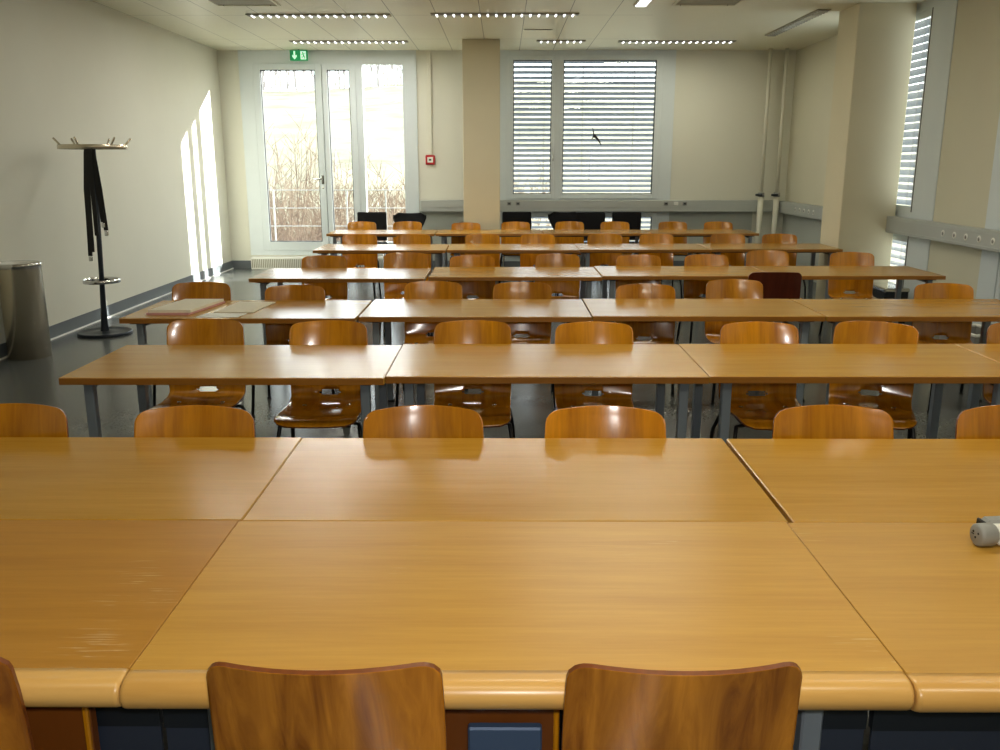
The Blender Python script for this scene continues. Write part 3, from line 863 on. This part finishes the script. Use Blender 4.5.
pl = thing('power_strip', 'white and grey plug coupling lying on the worn table at the edge of view', 'power strip', (1.215, 2.10, TH), rad(6))
mt = Matrix.Translation((0, 0, .030)) @ Matrix.Rotation(PI/2, 4, 'Y')
MB().lathe([(0,.0),(.024,.0),(.029,.004),(.030,.012),(.030,.042),(.026,.048)], 28, mat=mt).build('end_cap', M['grey_plastic'], pl)
h = MB()
for (y, z) in ((-.010, .037), (.010, .037), (0, .024)):
    h.lathe([(0,-.0008),(.0032,-.0008),(.0032,.001)], 10, mat=Matrix.Translation((0, y, z)) @ Matrix.Rotation(PI/2, 4, 'Y'))
h.box(-.0008, .001, .006, .016, .029, .0315)
h.build('pin_hole', M['black_rubber'], pl)
MB().box(.048, .30, -.024, .024, .006, .052, bv=.008).build('body', M['white'], pl)
MB().lathe([(0,.0),(.006,.0),(.006,-.003)], 12, mat=Matrix.Translation((.075, -.024, .03)) @ Matrix.Rotation(PI/2, 4, 'X')).build('screw', M['grey_plastic'], pl)
q2 = thing('cable_plug', 'small grey plug lying behind the white coupling on the worn table', 'plug', (1.275, 2.185, TH), rad(4))
MB().box(.004, .16, -.022, .022, .002, .040, bv=.010).build('plug_body', M['grey_plastic'], q2)
MB().box(-.004, .004, -.018, .018, .006, .036, bv=.003).build('plug_face', M['black_rubber'], q2)

# under the front table: brown drawer units and a connection box
def wood_panel(lab, x0, x1):
    t = thing('wooden_panel', lab, 'panel', ((x0+x1)/2, 1.614, 0))
    w = (x1-x0)/2
    MB().box(-w, w, 0, .026, .45, TH-.040, bv=.002).build('board', M['pedestal'], t)
    MB().box(w-.012, w, -.012, .0, .45, TH-.06, bv=.003).build('edge_strip', M['ply'], t)
wood_panel('brown wooden panel under the front table at the coat rack side', -1.03, -.862)
wood_panel('brown wooden panel hung under the middle front table behind the metal box', -.30, .118)
cb = thing('connection_box', 'blue-grey metal connection box under the front table between the chairs', 'connection box', (0.005, 1.585, 0))
MB().box(-.076, .076, -.01, .013, .21, .575, bv=.004).build('housing', M['blue_metal'], cb)
MB().box(-.072, .072, -.014, -.01, .22, .505, bv=.001).build('socket_panel', M['steel_dark'], cb)
cb_r = MB()
for z in (.485, .44): cb_r.lathe([(.012,.0),(.016,.0),(.016,.004),(.012,.004),(.012,.0)], 20, mat=Matrix.Translation((.0, -.014, z)) @ Matrix.Rotation(PI/2, 4, 'X'))
cb_r.build('socket_ring', M['chrome'], cb)
MB().box(.03, .05, -.017, -.014, .485, .495).build('switch', M['black_rubber'], cb)

# silver case by the window wall and a grey crate among the far chairs
cs = thing('equipment_case', 'black case with silver lid on the floor by the side window', 'case', (4.27, 9.72, 0), rad(0))
MB().box(-.13, .13, -.25, .24, .0, .33, bv=.01).build('body', M['steel_dark'], cs)
MB().box(-.14, .14, -.26, .25, .33, .375, bv=.012).build('lid', M['chrome'], cs)
gb = thing('storage_crate', 'grey plastic crate on the floor past the third table row', 'crate', (3.80, 6.95, 0), rad(8))
c_ = MB(); w, d, h_ = .16, .22, .38
c_.prism([(-w+.02,-d+.02),(w-.02,-d+.02),(w-.02,d-.02),(-w+.02,d-.02)], 0, .02, 'z')
for a in ((-w, w, -d, -d+.012), (-w, w, d-.012, d), (-w, -w+.012, -d+.012, d-.012), (w-.012, w, -d+.012, d-.012)): c_.box(a[0], a[1], a[2], a[3], .0, h_)
c_.build('body', M['grey_plastic'], gb)
c_ = MB(); w += .012; d += .012
for a in ((-w, w, -d, -d+.03), (-w, w, d-.03, d), (-w, -w+.03, -d+.03, d-.03), (w-.03, w, -d+.03, d-.03)): c_.box(a[0], a[1], a[2], a[3], h_-.0, h_+.02, bv=.004)
c_.build('rim', M['white'], gb)

# ---------------------------------------------------------------- outside
struct('balcony', MB().box(-5.4, -.3, YB+.3, 15.75, .02, .20), M['concrete'])
hr = thing('balcony_railing', 'white metal railing with horizontal bars outside the glass door', 'railing', (0, 15.55, .2))
for x in (-5.2, -3.99, -2.72, -2.04, -.6):
    MB().box(x-.013, x+.013, -.012, .012, 0, 1.03).build('post', M['bar_grey'], hr)
for z in (.11, .42, .73, 1.035):
    MB().tube([(-5.25, -.03 if z < 1 else 0, z), (-.55, -.03 if z < 1 else 0, z)], .008, 8).build('bar', M['bar_grey'], hr)
# hillside
vs = []; fs = []; nx, ny = 24, 40
for j in range(ny+1):
    y = 16.2 + 110*(j/ny)**1.3
    for i in range(nx+1):
        x = -75 + 150*i/nx
        z = -1.2 + max(0, min(y, 86+.05*(y-86))-18)*.145*(1+.05*math.sin(x*.07+1.)) + .25*math.sin(x*.2+y*.1)*min(1, (y-16)/20)
        vs.append((x, y, z))
for j in range(ny):
    for i in range(nx):
        a = j*(nx+1)+i; fs.append((a, a+1, a+nx+2, a+nx+1))
o = MB().add(vs, fs, 0, True).build('hillside', M['field']); o['kind'] = 'structure'
def strip(mb, p, q, w, mi=0):
    p, q = Vector(p), Vector(q)
    d = (q-p).normalized(); s = d.cross(Vector((R.uniform(-.4,.4), 1, .0))).normalized()*w
    mb.add([p-s, p+s, q+s*.35, q-s*.35], [(0,1,2,3)], mi)
def thicket(name, label, n, x0, x1, y0, y1, hmin, hmax, mats):
    m = MB()
    for i in range(n):
        x, y = R.uniform(x0, x1), R.uniform(y0, y1)
        z = -1.25 + max(0, y-18)*.14
        h = R.uniform(hmin, hmax)*(1 - .25*abs(math.sin(x*1.7)))
        p = Vector((x, y, z)); mi = R.choice((0, 0, 1))
        lean = Vector((R.uniform(-.35,.35), R.uniform(-.2,.2), 1))
        for k in range(3):
            q = p + lean*(h/3) + Vector((R.uniform(-.1,.1), 0, 0))
            strip(m, p, q, .013-.003*k, mi)
            for b in range(2):
                e = p.lerp(q, R.random())
                strip(m, e, e+Vector((R.uniform(-.4,.4), R.uniform(-.1,.1), R.uniform(.1,.45))), .007, mi)
            p = q
    o = m.build(name, mats, recalc=False)
    tag(o, label, 'undergrowth', kind='stuff')
thicket('dry_thicket', 'tangle of dry tan stalks and twigs outside behind the railing', 1700, -8.5, 0.5, 17.6, 20.4, 1.2, 3.0, [M['twig_pale'], M['twig']])
def shrub(label, x, y, h, n):
    m = MB()
    z = -1.25
    for i in range(n):
        p = Vector((x+R.uniform(-.2,.2), y+R.uniform(-.2,.2), z)); lean = Vector((R.uniform(-.16,.16), R.uniform(-.1,.1), 1))
        for k in range(4):
            q = p + lean*(h*R.uniform(.8,1.1)/4) + Vector((R.uniform(-.08,.08), 0, 0))
            strip(m, p, q, .014-.003*k, 0)
            for b in range(3):
                e = p.lerp(q, R.random()); strip(m, e, e+Vector((R.uniform(-.35,.35), 0, R.uniform(.15,.5))), .006, 1)
            p = q
    tag(m.build('bare_shrub', [M['twig'], M['twig_pale']], recalc=False), label, 'shrub', 'bare shrubs outside the glass door')
shrub('tall tan bare shrub outside behind the wide door leaf', -4.0, 16.75, 3.5, 22)
shrub('thin bare shrub outside behind the narrow door leaf', -3.05, 16.75, 3.2, 9)
shrub('low bare shrub outside behind the fixed pane', -2.05, 16.8, 2.6, 12)
# wire fence on the slope
wf = thing('wire_fence', 'thin wire fence with leaning posts across the meadow', 'fence', (0, 34, 0))
for x in (-16, -11.2, -6.4, -1.6, 3.2):
    MB().tube([(x, 0, -.2), (x+.1, 0, 2.1)], .035, 6).build('post', M['bark'], wf)
w = MB()
for z in (.7, 1.2, 1.7): w.tube([(-20, 0, z), (-10, 0, z-.08), (0, 0, z), (8, 0, z)], .009, 4)
w.build('wire', M['bark'], wf)
def tree(i, x, y, h):
    m = MB(); z = -1.2 + (y-18)*.145
    def grow(p, d, l, r, dep):
        q = p + d*l
        m.tube([p, q], [r, r*.7], 5, cap=False)
        if dep:
            for k in range(3):
                dd = (d + Vector((R.uniform(-.3,.3), R.uniform(-.2,.2), R.uniform(.25,.9)))).normalized()
                grow(p.lerp(q, R.uniform(.4, 1)), dd, l*R.uniform(.55,.8), r*.55, dep-1)
    grow(Vector((x, y, z-.3)), Vector((R.uniform(-.04,.04), 0, 1)), h*.22, .10, 4)
    o = m.build('bare_tree', M['bark'], recalc=False)
    tag(o, 'grey leafless tree in the row on the hilltop, seen through the door panes', 'tree', 'bare trees on the hilltop')
for i in range(44):
    tree(i, -25. + i*.38 + R.uniform(-.15,.15), 84 + (i % 4)*2 + R.uniform(-.5,.5), R.uniform(5, 8))

# ---------------------------------------------------------------- light
def area(name, loc, sx, sy, power, col, rot=(0,0,0)):
    l = bpy.data.lights.new(name, 'AREA'); l.shape = 'RECTANGLE'; l.size = sx; l.size_y = sy; l.energy = power; l.color = col
    o = bpy.data.objects.new(name, l); COL.objects.link(o); o.location = loc; o.rotation_euler = rot
    return o
sun = bpy.data.lights.new('sun', 'SUN'); sun.energy = 36.; sun.angle = rad(.6); sun.color = (1., .97, .92)
so = bpy.data.objects.new('sun', sun); COL.objects.link(so)
so.rotation_euler = Vector((-1, -.71, -.44)).to_track_quat('-Z', 'Y').to_euler()
warm = (1., .96, .76)
day = (1., .98, .9)
for (x, y, p, c) in ((-2.2, 11.05, 42, day), (.0, 11.0, 26, day), (-2.2, 13.35, 34, day), (2.5, 13.35, 20, warm), (1.52, 9.6, 13, warm),
                  (-2.4, 8.6, 14, day), (1.0, 7.0, 25, warm), (3.0, 7.0, 9, warm), (-2.2, 3.6, 4, warm), (.6, 3.6, 35, warm), (3.0, 4.0, 24, warm), (-.4, .6, 20, warm), (1.6, .6, 34, warm)):
    area('ceiling_strip', (x, y, ZC-.06), 1.6, .12, p, c)
# the camera's own small flash
fl = bpy.data.lights.new('camera_flash', 'AREA'); fl.shape = 'DISK'; fl.size = .08; fl.energy = 22; fl.color = (1, .97, .92)
fo = bpy.data.objects.new('camera_flash', fl); COL.objects.link(fo); fo.location = (.06, .0, CZ+.09)
fo.rotation_euler = (PI/2-PITCH, 0, 0)

W = bpy.data.worlds.new('world'); S.world = W; W.use_nodes = True
nt = W.node_tree; bg = nt.nodes['Background']
sky = nt.nodes.new('ShaderNodeTexSky'); sky.sky_type = 'HOSEK_WILKIE'; sky.turbidity = 4.
sky.sun_direction = Vector((1, .71, .44)).normalized(); sky.ground_albedo = .5
mixn = nt.nodes.new('ShaderNodeMix'); mixn.data_type = 'RGBA'; mixn.inputs['Factor'].default_value = .55
mixn.inputs['B'].default_value = (.92, .97, 1.0, 1)
nt.links.new(sky.outputs['Color'], mixn.inputs['A']); nt.links.new(mixn.outputs['Result'], bg.inputs['Color'])
bg.inputs['Strength'].default_value = 9.

# ---------------------------------------------------------------- camera
cam = bpy.data.cameras.new('camera'); co = bpy.data.objects.new('camera', cam); COL.objects.link(co)
cam.sensor_width = 36.; cam.lens = 36.*F_/1000.; cam.clip_start = .05; cam.clip_end = 500
co.location = (0, 0, CZ); co.rotation_euler = (PI/2 - PITCH, 0, YAW)
S.camera = co
S.view_settings.view_transform = 'Standard'; S.view_settings.look = 'None'; S.view_settings.exposure = 0.; S.view_settings.gamma = 1.
